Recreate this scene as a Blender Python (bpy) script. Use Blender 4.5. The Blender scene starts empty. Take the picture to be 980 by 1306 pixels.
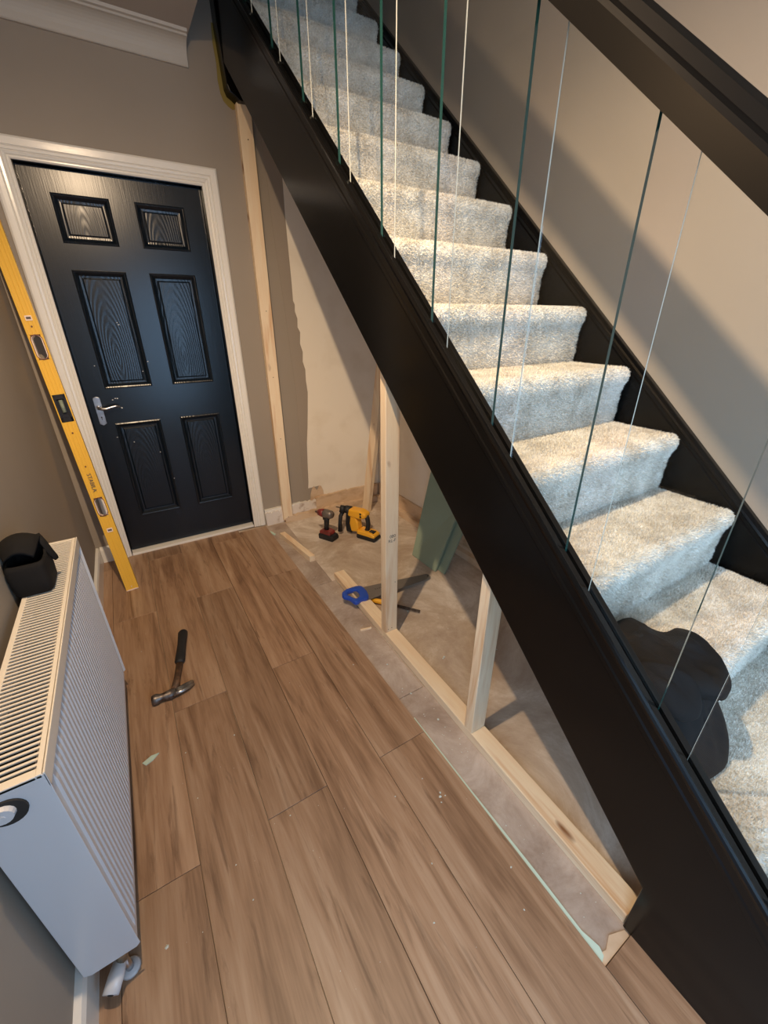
import bpy, bmesh, math, random
from mathutils import Vector, Matrix, noise
R = random.Random(7)
S = bpy.context.scene
C = S.collection
pi = math.pi

# ------------------------------------------------------------------ camera, light, exposure
cam_d = bpy.data.cameras.new('camera'); cam = bpy.data.objects.new('camera', cam_d); C.objects.link(cam)
cam_d.sensor_fit = 'VERTICAL'; cam_d.sensor_height = 36.0; cam_d.lens = 521.1 / 1306 * 36.0
cam_d.clip_start = 0.02
PITCH, YAW, ROLL = math.radians(25.253), math.radians(31.527), math.radians(-0.1)
fwd = Vector((math.sin(YAW)*math.cos(PITCH), math.cos(YAW)*math.cos(PITCH), -math.sin(PITCH)))
rt = Vector((math.cos(YAW), -math.sin(YAW), 0)); up = rt.cross(fwd)
rt2 = rt*math.cos(ROLL)+up*math.sin(ROLL); up2 = -rt*math.sin(ROLL)+up*math.cos(ROLL)
m = Matrix((rt2, up2, -fwd)).transposed().to_4x4(); m.translation = Vector((0.1934, -2.7468, 1.3549))
cam.matrix_world = m
S.camera = cam
S.view_settings.view_transform = 'Standard'; S.view_settings.look = 'None'
S.view_settings.gamma = 1; S.view_settings.use_curve_mapping = False
S.view_settings.exposure = 0.47

w = bpy.data.worlds.new('world'); S.world = w; w.use_nodes = True
w.node_tree.nodes['Background'].inputs[0].default_value = (0.42, 0.62, 1.0, 1)
w.node_tree.nodes['Background'].inputs[1].default_value = 0.6

def lamp(name, kind, loc, energy, col, rot=(0, 0, 0), **k):
    d = bpy.data.lights.new(name, kind); d.energy = energy; d.color = col
    for a, b in k.items(): setattr(d, a, b)
    o = bpy.data.objects.new(name, d); C.objects.link(o); o.location = loc; o.rotation_euler = rot
    return o
HL = lamp('hall_lamp', 'POINT', (0.25, -2.05, 2.40), 138, (1.0, 0.74, 0.48), shadow_soft_size=0.018)
# made-up batwing emission to balance the floor, dimmer straight down and above the horizontal
HL.data.use_nodes = True; nt = HL.data.node_tree
g_ = nt.nodes.new('ShaderNodeNewGeometry'); sx = nt.nodes.new('ShaderNodeSeparateXYZ'); rp_ = nt.nodes.new('ShaderNodeValToRGB')
mr_ = nt.nodes.new('ShaderNodeMath'); mr_.operation = 'MULTIPLY_ADD'; mr_.inputs[1].default_value = 0.5; mr_.inputs[2].default_value = 0.5
nt.links.new(g_.outputs['Incoming'], sx.inputs[0]); nt.links.new(sx.outputs['Z'], mr_.inputs[0]); nt.links.new(mr_.outputs[0], rp_.inputs[0])
els = rp_.color_ramp.elements          # position 0 = straight down, 0.5 = horizontal, 1 = up
els[0].position = 0.0; els[0].color = (.48, .48, .48, 1); els[1].position = 1.0; els[1].color = (.10, .10, .10, 1)
for p_, v_ in ((.05, .62), (.12, .92), (.20, 1.0), (.26, .76), (.31, .58), (.38, .38), (.44, .21), (.48, .14), (.55, .09)):
    e_ = els.new(p_); e_.color = (v_, v_, v_, 1)
nt.links.new(rp_.outputs[0], nt.nodes['Emission'].inputs['Strength'])
lamp('front_door_daylight', 'AREA', (1.05, -4.05, 1.05), 19, (0.42, 0.68, 1.0), rot=(pi/2, 0, 0), shape='RECTANGLE', size=1.20, size_y=1.6)

lamp('side_doorway_daylight', 'AREA', (-.28, -3.25, 1.25), 20, (0.50, 0.74, 1.0), rot=(pi/2, 0, -pi/2), shape='RECTANGLE', size=0.75, size_y=1.5)

# ------------------------------------------------------------------ helpers
TH = 0.7248; CS, SN = math.cos(TH), math.sin(TH)      # pitch of the stairs
def zn(n, y): return (n + y*SN)/CS                      # height of a slope-parallel line at y

def setp(o, label=None, cat=None, group=None, kind=None):
    if label: o['label'] = label
    if cat: o['category'] = cat
    if group: o['group'] = group
    if kind: o['kind'] = kind
    return o
def thing(name, loc, label=None, cat=None, group=None, kind=None, rot=None):
    o = bpy.data.objects.new(name, None); C.objects.link(o); o.location = loc
    if rot is not None: o.rotation_euler = rot
    o.empty_display_size = 0.05
    return setp(o, label, cat, group, kind)

class MB:
    def __init__(s): s.v = []; s.f = []; s.mi = []
    def add(s, v, f, mi=0):
        b = len(s.v); s.v += [tuple(p) for p in v]; s.f += [tuple(b+i for i in q) for q in f]; s.mi += [mi]*len(f); return s
    def box(s, a, b, mi=0, M=None):
        x0, y0, z0 = a; x1, y1, z1 = b
        v = [Vector(p) for p in ((x0,y0,z0),(x1,y0,z0),(x1,y1,z0),(x0,y1,z0),(x0,y0,z1),(x1,y0,z1),(x1,y1,z1),(x0,y1,z1))]
        if M: v = [M @ p for p in v]
        return s.add(v, [(0,3,2,1),(4,5,6,7),(0,1,5,4),(1,2,6,5),(2,3,7,6),(3,0,4,7)], mi)
    def prism(s, poly, axis, a, b, mi=0, M=None):
        # poly: 2D points in the two other axes (in x,y,z order)
        def P(u, t):
            q = {0: (t, u[0], u[1]), 1: (u[0], t, u[1]), 2: (u[0], u[1], t)}[axis]; q = Vector(q); return M @ q if M else q
        n = len(poly); v = [P(u, a) for u in poly]+[P(u, b) for u in poly]
        f = [tuple(range(n))[::-1], tuple(range(n, 2*n))]+[(i, (i+1) % n, n+(i+1) % n, n+i) for i in range(n)]
        return s.add(v, f, mi)
    def tube(s, pts, r, n=12, mi=0, cap=True, sq=None):
        pts = [Vector(p) for p in pts]; rs = r if isinstance(r, (list, tuple)) else [r]*len(pts)
        v = []; prev = None
        for i, p in enumerate(pts):
            d = (pts[min(i+1, len(pts)-1)]-pts[max(i-1, 0)]).normalized()
            if prev is None:
                a = d.orthogonal().normalized() if sq is None else (Vector(sq)-d*Vector(sq).dot(d)).normalized()
            else: a = (prev-d*prev.dot(d)).normalized()
            prev = a; b = d.cross(a)
            rr = rs[i]; ra, rb = rr if isinstance(rr, tuple) else (rr, rr)
            for k in range(n):
                t = 2*pi*k/n; v.append(p+a*math.cos(t)*ra+b*math.sin(t)*rb)
        f = []
        for i in range(len(pts)-1):
            for k in range(n): f.append((i*n+k, i*n+(k+1) % n, (i+1)*n+(k+1) % n, (i+1)*n+k))
        if cap: f += [tuple(range(n))[::-1], tuple(range((len(pts)-1)*n, len(pts)*n))]
        return s.add(v, f, mi)
    def build(s, name, mats, parent=None, local=False, bevel=0, seg=2, smooth=False, label=None, sub=0):
        o0 = Vector((0, 0, 0))
        if parent is not None and not local:
            p = parent
            while p is not None: o0 = o0+p.location; p = p.parent
        me = bpy.data.meshes.new(name)
        me.from_pydata([tuple(Vector(p)-o0) for p in s.v], [], s.f)
        bm = bmesh.new(); bm.from_mesh(me)
        bmesh.ops.recalc_face_normals(bm, faces=bm.faces); bm.to_mesh(me); bm.free()
        for x in (mats if isinstance(mats, (list, tuple)) else [mats]): me.materials.append(x)
        for i, p in enumerate(me.polygons): p.material_index = s.mi[i]; p.use_smooth = smooth
        o = bpy.data.objects.new(name, me); C.objects.link(o)
        if parent is not None: o.parent = parent
        if bevel:
            b = o.modifiers.new('bevel', 'BEVEL'); b.width = bevel; b.segments = seg; b.limit_method = 'ANGLE'; b.angle_limit = 0.6
        if sub:
            q = o.modifiers.new('sub', 'SUBSURF'); q.levels = sub; q.render_levels = sub
        if label: o['label'] = label
        return o

def copy_obj(o, parent=None, loc=None):
    c = o.copy(); C.objects.link(c)
    if parent is not None: c.parent = parent
    if loc is not None: c.location = loc
    return c
def copy_tree(o, parent=None, loc=None):
    c = copy_obj(o, parent, loc)
    for ch in list(o.children): copy_tree(ch, c)
    return c

# ------------------------------------------------------------------ materials
def mat(name, col, rough=0.5, metal=0, spec=0.5, bump=None, var=None, coat=0):
    """bump=(scale,strength,distance[,detail]); var=(scale,colour2,lo,hi,(sx,sy,sz))"""
    m = bpy.data.materials.new(name); m.use_nodes = True; nt = m.node_tree; N = nt.nodes; L = nt.links
    b = N['Principled BSDF']; b.inputs['Base Color'].default_value = (*col, 1); b.inputs['Roughness'].default_value = rough
    b.inputs['Metallic'].default_value = metal; b.inputs['Specular IOR Level'].default_value = spec
    b.inputs['Coat Weight'].default_value = coat
    tc = N.new('ShaderNodeTexCoord')
    if var:
        sc, c2, lo, hi, st = var
        mp = N.new('ShaderNodeMapping'); mp.inputs['Scale'].default_value = st
        n = N.new('ShaderNodeTexNoise'); n.inputs['Scale'].default_value = sc; n.inputs['Detail'].default_value = 5
        r = N.new('ShaderNodeValToRGB'); r.color_ramp.elements[0].position = lo; r.color_ramp.elements[1].position = hi
        r.color_ramp.elements[0].color = (*col, 1); r.color_ramp.elements[1].color = (*c2, 1)
        L.new(tc.outputs['Object'], mp.inputs[0]); L.new(mp.outputs[0], n.inputs['Vector']); L.new(n.outputs[0], r.inputs[0]); L.new(r.outputs[0], b.inputs['Base Color'])
    if bump:
        n = N.new('ShaderNodeTexNoise'); n.inputs['Scale'].default_value = bump[0]; n.inputs['Detail'].default_value = bump[3] if len(bump) > 3 else 3
        u = N.new('ShaderNodeBump'); u.inputs['Strength'].default_value = bump[1]; u.inputs['Distance'].default_value = bump[2]
        L.new(tc.outputs['Object'], n.inputs['Vector']); L.new(n.outputs[0], u.inputs['Height']); L.new(u.outputs[0], b.inputs['Normal'])
    return m

def wood(name, c1, c2, c3, axis, rough=0.55, streak=None, ring=14, knots=0.0, knotcol=(0.16, 0.06, 0.02), seed=0.0, bumpd=0.0006, grey=None):
    m = bpy.data.materials.new(name); m.use_nodes = True; nt = m.node_tree; N = nt.nodes; L = nt.links
    b = N['Principled BSDF']; b.inputs['Roughness'].default_value = rough
    tc = N.new('ShaderNodeTexCoord'); oi = N.new('ShaderNodeObjectInfo')
    off = N.new('ShaderNodeVectorMath'); off.operation = 'MULTIPLY_ADD'; off.inputs[1].default_value = (7.3, 5.1, 9.7)
    L.new(oi.outputs['Random'], off.inputs[0]); L.new(tc.outputs['Object'], off.inputs[2])
    st = [1.0, 1.0, 1.0]; st[axis] = 0.07
    mp = N.new('ShaderNodeMapping'); mp.inputs['Scale'].default_value = st; mp.inputs['Location'].default_value = (seed, seed*1.7, seed*.6)
    L.new(off.outputs[0], mp.inputs[0])
    n1 = N.new('ShaderNodeTexNoise'); n1.inputs['Scale'].default_value = ring; n1.inputs['Detail'].default_value = 4; n1.inputs['Distortion'].default_value = 1.2
    n2 = N.new('ShaderNodeTexNoise'); n2.inputs['Scale'].default_value = ring*9; n2.inputs['Detail'].default_value = 3
    L.new(mp.outputs[0], n1.inputs['Vector']); L.new(mp.outputs[0], n2.inputs['Vector'])
    mx = N.new('ShaderNodeMath'); mx.operation = 'MULTIPLY_ADD'; mx.inputs[1].default_value = 0.28
    L.new(n2.outputs[0], mx.inputs[0]); L.new(n1.outputs[0], mx.inputs[2])
    r = N.new('ShaderNodeValToRGB'); e = r.color_ramp.elements
    e[0].position = 0.44; e[0].color = (*c1, 1); e[1].position = 0.86; e[1].color = (*c3, 1)
    k = r.color_ramp.elements.new(0.64); k.color = (*c2, 1)
    L.new(mx.outputs[0], r.inputs[0]); out = r.outputs[0]
    if knots:
        st2 = [1.0, 1.0, 1.0]; st2[axis] = 0.45
        mp2 = N.new('ShaderNodeMapping'); mp2.inputs['Scale'].default_value = st2; L.new(off.outputs[0], mp2.inputs[0])
        v = N.new('ShaderNodeTexVoronoi'); v.inputs['Scale'].default_value = knots
        nd = N.new('ShaderNodeTexNoise'); nd.inputs['Scale'].default_value = 25
        va = N.new('ShaderNodeVectorMath'); va.operation = 'MULTIPLY_ADD'; va.inputs[1].default_value = (.03, .03, .03)
        L.new(mp2.outputs[0], nd.inputs['Vector']); L.new(nd.outputs['Color'], va.inputs[0]); L.new(mp2.outputs[0], va.inputs[2]); L.new(va.outputs[0], v.inputs['Vector'])
        mr = N.new('ShaderNodeMapRange'); mr.inputs[1].default_value = 0.05; mr.inputs[2].default_value = 0.14; mr.inputs[3].default_value = 1; mr.inputs[4].default_value = 0
        L.new(v.outputs['Distance'], mr.inputs[0])
        mc = N.new('ShaderNodeMix'); mc.data_type = 'RGBA'; mc.inputs[7].default_value = (*knotcol, 1)
        L.new(mr.outputs[0], mc.inputs[0]); L.new(out, mc.inputs[6]); out = mc.outputs[2]
    if streak:
        st3 = [1.0, 1.0, 1.0]; st3[axis] = 0.09
        mp3 = N.new('ShaderNodeMapping'); mp3.inputs['Scale'].default_value = st3; mp3.inputs['Location'].default_value = (3, 8, 2); L.new(off.outputs[0], mp3.inputs[0])
        ns = N.new('ShaderNodeTexNoise'); ns.inputs['Scale'].default_value = 34; ns.inputs['Detail'].default_value = 6; ns.inputs['Roughness'].default_value = .65; ns.inputs['Distortion'].default_value = .8
        L.new(mp3.outputs[0], ns.inputs['Vector'])
        ms = N.new('ShaderNodeMapRange'); ms.inputs[1].default_value = .56; ms.inputs[2].default_value = .72; ms.inputs[3].default_value = 0; ms.inputs[4].default_value = .8
        L.new(ns.outputs[0], ms.inputs[0])
        mk = N.new('ShaderNodeMix'); mk.data_type = 'RGBA'; mk.inputs[7].default_value = (*streak, 1)
        L.new(ms.outputs[0], mk.inputs[0]); L.new(out, mk.inputs[6]); out = mk.outputs[2]
    hs = N.new('ShaderNodeHueSaturation'); mr2 = N.new('ShaderNodeMapRange'); mr2.inputs[3].default_value = 0.86; mr2.inputs[4].default_value = 1.13
    L.new(oi.outputs['Random'], mr2.inputs[0]); L.new(mr2.outputs[0], hs.inputs['Value']); L.new(out, hs.inputs['Color'])
    L.new(hs.outputs[0], b.inputs['Base Color'])
    u = N.new('ShaderNodeBump'); u.inputs['Strength'].default_value = 0.5; u.inputs['Distance'].default_value = bumpd
    L.new(mx.outputs[0], u.inputs['Height']); L.new(u.outputs[0], b.inputs['Normal'])
    return m

M = {}
M['wall'] = mat('taupe_wall_paint', (0.305, 0.258, 0.206), 0.75, bump=(90, 0.15, 0.0012), var=(1.6, (0.325, 0.276, 0.222), .4, .65, (1, 1, 1)))
M['ceil'] = mat('ceiling_paint', (0.42, 0.37, 0.32), 0.85, bump=(70, 0.12, 0.001))
M['white'] = mat('white_gloss_paint', (0.80, 0.77, 0.71), 0.22, bump=(14, 0.25, 0.002))
M['plaster'] = mat('bare_cream_plaster', (0.84, 0.77, 0.66), 0.85, bump=(22, 0.2, 0.002), var=(5, (0.76, 0.68, 0.56), .5, .75, (1, 1, 1)))
M['plaster_dark'] = mat('scuffed_grey_plaster', (0.315, 0.265, 0.215), 0.85, bump=(30, 0.3, 0.003))
M['residue'] = mat('old_adhesive_and_plaster', (0.64, 0.48, 0.33), 0.85, bump=(35, 0.3, 0.002), var=(7, (0.44, 0.29, 0.17), .50, .70, (1, 1, 2)))
M['residue_white'] = mat('flaking_white_plaster', (0.72, 0.66, 0.60), 0.8, bump=(35, 0.6, 0.004), var=(16, (0.40, 0.29, 0.21), .52, .66, (1, 1, 1)))
M['black'] = mat('black_satin_paint', (0.0038, 0.0034, 0.0031), 0.20, 0, 0.26, bump=(55, 0.05, 0.0006))
M['rubber'] = mat('black_rubber', (0.012, 0.012, 0.013), 0.6)
M['steel'] = mat('brushed_steel', (0.52, 0.53, 0.55), 0.3, 1, var=(30, (0.35, 0.35, 0.37), .4, .7, (1, 1, 1)))
M['darksteel'] = mat('worn_dark_steel', (0.20, 0.18, 0.17), 0.42, .8, var=(40, (0.09, 0.06, 0.045), .42, .62, (1, 1, 1)))
M['rust'] = mat('rusty_brown_steel', (0.085, 0.05, 0.032), 0.6, .4, var=(35, (0.20, 0.11, 0.06), .5, .7, (1, 1, 1)))
M['radiator'] = mat('radiator_white_enamel', (0.64, 0.64, 0.65), 0.28, bump=(40, 0.03, 0.001))
M['grille'] = mat('radiator_cream_grille', (0.80, 0.74, 0.64), 0.35)
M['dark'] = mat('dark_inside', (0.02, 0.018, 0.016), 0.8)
M['yellow'] = mat('yellow_enamel', (0.80, 0.47, 0.055), 0.3, bump=(60, 0.05, 0.0005))
M['amber'] = mat('yellow_foam_stain', (0.26, 0.19, 0.04), 0.8, bump=(50, 0.6, 0.003))
M['cream'] = mat('cream_plastic', (0.86, 0.68, 0.56), 0.4)
M['maroon'] = mat('maroon_plastic', (0.14, 0.035, 0.02), 0.4)
M['vial'] = mat('vial_liquid', (0.22, 0.26, 0.20), 0.12)
M['navy'] = mat('near_black_navy_plastic', (0.008, 0.010, 0.018), 0.3)
M['sawsteel'] = mat('saw_blade_steel', (0.26, 0.235, 0.215), 0.42, .55)
M['blue'] = mat('blue_plastic', (0.015, 0.07, 0.42), 0.4, bump=(90, 0.2, 0.001))
M['red'] = mat('red_plastic', (0.22, 0.028, 0.025), 0.42, var=(30, (0.09, 0.02, 0.018), .45, .7, (1, 1, 1)))
M['greybody'] = mat('grey_alloy', (0.20, 0.17, 0.15), 0.4, .5)
M['drillyellow'] = mat('drill_yellow_plastic', (0.85, 0.42, 0.03), 0.38)
M['green'] = mat('moisture_board_green', (0.235, 0.285, 0.20), 0.8, bump=(60, 0.15, 0.001), var=(4, (0.265, 0.32, 0.225), .4, .7, (1, 1, 1)))
M['gypsum'] = mat('pale_board_edge', (0.55, 0.58, 0.52), 0.85, bump=(60, 0.3, 0.001))
M['underlay'] = mat('pale_green_underlay', (0.52, 0.66, 0.56), 0.7, bump=(60, 0.2, 0.001))
M['fabric'] = mat('black_woven_fabric', (0.007, 0.0065, 0.0065), 0.85, 0, 0.25, var=(5, (0.012, 0.0105, 0.0095), .4, .6, (1, 1, 1)))
M['ink'] = mat('faded_black_ink', (0.12, 0.10, 0.09), 0.8)
M['darkwood'] = mat('dark_soffit_board', (0.09, 0.06, 0.04), 0.8, bump=(30, .3, .002))

# pine in three grain directions
PC = ((0.84, 0.63, 0.41), (0.88, 0.72, 0.51), (0.70, 0.44, 0.24))
PN = [wood('pine_grain_'+'xyz'[a], *PC, a, 0.6, ring=13, knots=9.0, knotcol=(0.26, 0.11, 0.04), seed=a*3.1, bumpd=.0008) for a in range(3)]
LAM = wood('laminate_oak', (0.19, 0.105, 0.058), (0.315, 0.190, 0.112), (0.41, 0.275, 0.178), 1, 0.45, (0.115, 0.060, 0.032), ring=17, knots=2.3, knotcol=(0.045, 0.020, 0.010), bumpd=.0003)

# painted door: dark navy with an embossed oak grain
def door_mat(name, rings):
    m = bpy.data.materials.new(name); m.use_nodes = True; nt = m.node_tree; N = nt.nodes; L = nt.links
    b = N['Principled BSDF']; b.inputs['Base Color'].default_value = (0.0032, 0.0075, 0.0140, 1); b.inputs['Roughness'].default_value = 0.25
    tc = N.new('ShaderNodeTexCoord')
    mp = N.new('ShaderNodeMapping'); mp.inputs['Scale'].default_value = (1, 1, 0.05)
    n = N.new('ShaderNodeTexNoise'); n.inputs['Scale'].default_value = 160; n.inputs['Detail'].default_value = 4
    L.new(tc.outputs['Object'], mp.inputs[0]); L.new(mp.outputs[0], n.inputs['Vector'])
    u = N.new('ShaderNodeBump'); u.inputs['Strength'].default_value = 0.32 if rings else 0.35; u.inputs['Distance'].default_value = 0.0009 if rings else 0.0006
    if rings:
        oi = N.new('ShaderNodeObjectInfo'); ad = N.new('ShaderNodeVectorMath'); ad.operation = 'MULTIPLY_ADD'; ad.inputs[1].default_value = (.03, 0, .12)
        mp2 = N.new('ShaderNodeMapping'); mp2.inputs['Scale'].default_value = (1, 1, 0.20); mp2.inputs['Location'].default_value = (.0, 0, .012)
        wv = N.new('ShaderNodeTexWave'); wv.wave_type = 'RINGS'; wv.rings_direction = 'Y'; wv.inputs['Scale'].default_value = 30
        wv.inputs['Distortion'].default_value = 3.5; wv.inputs['Detail'].default_value = 3; wv.inputs['Detail Scale'].default_value = .5
        L.new(oi.outputs['Random'], ad.inputs[0]); L.new(tc.outputs['Object'], ad.inputs[2]); L.new(ad.outputs[0], mp2.inputs[0]); L.new(mp2.outputs[0], wv.inputs['Vector'])
        a = N.new('ShaderNodeMath'); a.operation = 'MULTIPLY_ADD'; a.inputs[1].default_value = 0.7
        L.new(n.outputs[0], a.inputs[0]); L.new(wv.outputs['Fac'], a.inputs[2]); L.new(a.outputs[0], u.inputs['Height'])
    else: L.new(n.outputs[0], u.inputs['Height'])
    L.new(u.outputs[0], b.inputs['Normal'])
    return m
M['door'] = door_mat('black_navy_gloss', False); M['door_panel'] = door_mat('black_navy_gloss_grain', True)

def concrete(name, a, b_, c, sc):
    m = bpy.data.materials.new(name); m.use_nodes = True; nt = m.node_tree; N = nt.nodes; L = nt.links
    b = N['Principled BSDF']; b.inputs['Roughness'].default_value = 0.82
    tc = N.new('ShaderNodeTexCoord')
    n1 = N.new('ShaderNodeTexNoise'); n1.inputs['Scale'].default_value = sc; n1.inputs['Detail'].default_value = 9; n1.inputs['Roughness'].default_value = .72; n1.inputs['Distortion'].default_value = .5
    r = N.new('ShaderNodeValToRGB'); e = r.color_ramp.elements; e[0].position = .36; e[0].color = (*a, 1); e[1].position = .68; e[1].color = (*c, 1)
    k = e.new(.52); k.color = (*b_, 1)
    n2 = N.new('ShaderNodeTexNoise'); n2.inputs['Scale'].default_value = 60; n2.inputs['Detail'].default_value = 6
    u = N.new('ShaderNodeBump'); u.inputs['Strength'].default_value = .45; u.inputs['Distance'].default_value = .003
    L.new(tc.outputs['Object'], n1.inputs['Vector']); L.new(tc.outputs['Object'], n2.inputs['Vector'])
    L.new(n1.outputs[0], r.inputs[0]); L.new(r.outputs[0], b.inputs['Base Color']); L.new(n2.outputs[0], u.inputs['Height']); L.new(u.outputs[0], b.inputs['Normal'])
    return m
M['concrete'] = concrete('dusty_brown_concrete', (0.37, 0.275, 0.20), (0.50, 0.405, 0.315), (0.74, 0.67, 0.59), 2.6)
M['screed'] = concrete('pinkish_grey_screed', (0.30, 0.225, 0.175), (0.41, 0.33, 0.27), (0.52, 0.44, 0.38), 5)

def carpet_mat(name, k=1.0):
    m = bpy.data.materials.new(name); m.use_nodes = True; nt = m.node_tree; N = nt.nodes; L = nt.links
    b = N['Principled BSDF']; b.inputs['Roughness'].default_value = .95; b.inputs['Specular IOR Level'].default_value = .15
    g = N.new('ShaderNodeNewGeometry')
    n1 = N.new('ShaderNodeTexNoise'); n1.inputs['Scale'].default_value = 9; n1.inputs['Detail'].default_value = 6; n1.inputs['Roughness'].default_value = .7
    n2 = N.new('ShaderNodeTexNoise'); n2.inputs['Scale'].default_value = 150; n2.inputs['Detail'].default_value = 2
    a = N.new('ShaderNodeMath'); a.operation = 'MULTIPLY_ADD'; a.inputs[1].default_value = .55
    r = N.new('ShaderNodeValToRGB'); e = r.color_ramp.elements
    e[0].position = .52; e[0].color = (.52*k, .47*k, .39*k, 1); e[1].position = .90; e[1].color = (.82*k, .79*k, .72*k, 1)
    L.new(g.outputs['Position'], n1.inputs['Vector']); L.new(g.outputs['Position'], n2.inputs['Vector'])
    L.new(n2.outputs[0], a.inputs[0]); L.new(n1.outputs[0], a.inputs[2]); L.new(a.outputs[0], r.inputs[0]); L.new(r.outputs[0], b.inputs['Base Color'])
    u = N.new('ShaderNodeBump'); u.inputs['Strength'].default_value = .8; u.inputs['Distance'].default_value = .004
    L.new(n2.outputs[0], u.inputs['Height']); L.new(u.outputs[0], b.inputs['Normal'])
    return m
M['carpet'] = carpet_mat('oatmeal_carpet_backing', .95); M['pile'] = carpet_mat('oatmeal_carpet_tufts', 1.17)

def glass_mat(name, tint, gl=0.0):
    m = bpy.data.materials.new(name); m.use_nodes = True; nt = m.node_tree; N = nt.nodes; L = nt.links
    N.remove(N['Principled BSDF']); out = N['Material Output']
    t = N.new('ShaderNodeBsdfTransparent'); t.inputs[0].default_value = (*tint, 1)
    g = N.new('ShaderNodeBsdfGlossy'); g.inputs['Roughness'].default_value = .02; g.inputs[0].default_value = (.9, .95, .93, 1)
    fr = N.new('ShaderNodeFresnel'); fr.inputs[0].default_value = 1.45
    mx = N.new('ShaderNodeMixShader'); ge = N.new('ShaderNodeNewGeometry'); iv = N.new('ShaderNodeMath'); iv.operation = 'SUBTRACT'; iv.inputs[0].default_value = 1
    mu = N.new('ShaderNodeMath'); mu.operation = 'MULTIPLY'; L.new(ge.outputs['Backfacing'], iv.inputs[1]); L.new(fr.outputs[0], mu.inputs[0]); L.new(iv.outputs[0], mu.inputs[1])
    L.new(mu.outputs[0], mx.inputs[0]); L.new(t.outputs[0], mx.inputs[1]); L.new(g.outputs[0], mx.inputs[2]); L.new(mx.outputs[0], out.inputs[0])
    return m
M['glass'] = glass_mat('clear_sheet_glass', (.985, .995, .99))
M['glass_green'] = mat('green_glass_edge', (0.012, 0.048, 0.038), 0.08, 0, .8)
M['glass_pale'] = mat('refracted_light_edge', (0.60, 0.57, 0.47), 0.12, 0, .8)  # pale colour stands in for light refracted at the far edge
M['brass'] = mat('dull_brass', (0.32, 0.26, 0.18), 0.4, .8)
M['window'] = glass_mat('window_glass', (.9, .95, 1))

# ------------------------------------------------------------------ the room shell
XL, XR, YB, YF = -0.175, 1.83, 0.0, -4.1
def struct(name, mb, m, **k):
    o = mb.build(name, m, **k); o['kind'] = 'structure'; return o

floor = struct('floor', MB().box((XL-.1, YF-.1, -.12), (XR+.1, .4, -.012)), M['concrete'])
struct('wall_left', MB().box((XL-.12, YF-.1, -.12), (XL, -3.65, 2.8)).box((XL-.12, -2.85, -.12), (XL, .3, 2.8)).box((XL-.12, -3.65, 2.02), (XL, -2.85, 2.8)).box((XL-.12, -3.65, -.12), (XL, -2.85, -.001)), M['wall'])
wb = MB()
wb.box((XL-.12, 0, -.05), (-0.012, .12, 2.8)); wb.box((0.779, 0, -.05), (XR+.1, .12, 2.50)); wb.box((-.012, 0, 1.993), (.779, .12, 2.8))
wb.box((.779, 0, 2.50), (.94, .12, 5.0))
wall_back = struct('wall_back', wb, M['wall'])
struct('wall_right', MB().box((XR, YF-.1, -.12), (XR+.12, 1.6, 5.1)), M['wall'])
wf = MB(); wf.box((XL-.1, YF-.1, -.05), (.26, YF, 5.0)); wf.box((1.74, YF-.1, -.05), (XR+.1, YF, 5.0)); wf.box((.26, YF-.1, -.05), (1.74, YF, .20)); wf.box((.26, YF-.1, 2.06), (1.74, YF, 5.0))
struct('wall_front', wf, M['wall'])
struct('ceiling', MB().box((XL-.12, YF-.1, 2.53), (.80, .1, 2.80)).box((.80, YF-.1, 2.53), (XR+.1, -3.3, 2.80)), M['ceil'])
struct('wall_landing', MB().box((.84, .12, 3.0), (.94, 1.6, 5.0)).box((.84, 1.5, 2.9), (XR+.1, 1.6, 5.0)), M['wall'])
struct('wall_stairwell', MB().box((.70, YF, 2.80), (.80, .1, 5.0)), M['wall'])
struct('ceiling_upstairs', MB().box((.6, YF-.1, 5.0), (XR+.12, 1.6, 5.1)), M['ceil'])
# front door window behind the camera (the cool daylight)
wn = thing('window_1', (1.0, YF-.05, .2), kind='structure')
b = MB()
for x in (.26, .95, 1.68): b.box((x, YF-.08, .2), (x+.06, YF-.02, 2.06))
b.box((.26, YF-.08, .2), (1.74, YF-.02, .26)); b.box((.26, YF-.08, 2.0), (1.74, YF-.02, 2.06))
b.build('window_frame', M['white'], wn)
MB().box((.26, YF-.055, .2), (1.74, YF-.05, 2.06)).build('pane', M['window'], wn)

# --- laminate floor, board by board
def lam_board(x0, x1, y0, y1):
    g = .0007
    mb = MB(); mb.box((0, 0, 0), (x1-x0-2*g, y1-y0-2*g, .0105))
    o = mb.build('floor_board', LAM, floor, local=True, bevel=.0006, seg=1)
    o.location = (x0+g, y0+g, -.0105)
    return o
xs = [-.175, -.115, .077, .2695, .4615, .653, .842]
for i in range(6):
    off = -.70 if i % 2 in (1,) else -1.40
    if i == 0: off = -1.40
    off = {0: -1.40, 1: -.70, 2: -1.405, 3: -.69, 4: -1.39, 5: -.70}[i]
    ys = [off+1.2675*k for k in range(-4, 3)]
    for a, b_ in zip(ys[:-1], ys[1:]):
        a2, b2 = max(a, YF), min(b_, -.012 if i < 5 else -.05)
        if b2-a2 > .02: lam_board(xs[i], xs[i+1], a2, b2)
for a, b_ in ((-3.935, -2.668), (YF, -3.935)):
    lam_board(.842, 1.035, a, b_)
lam_board(1.035, 1.227, YF, -3.25); lam_board(1.227, 1.42, YF, -3.25); lam_board(1.42, 1.612, YF, -3.25); lam_board(1.612, 1.83, YF, -3.25)
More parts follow.
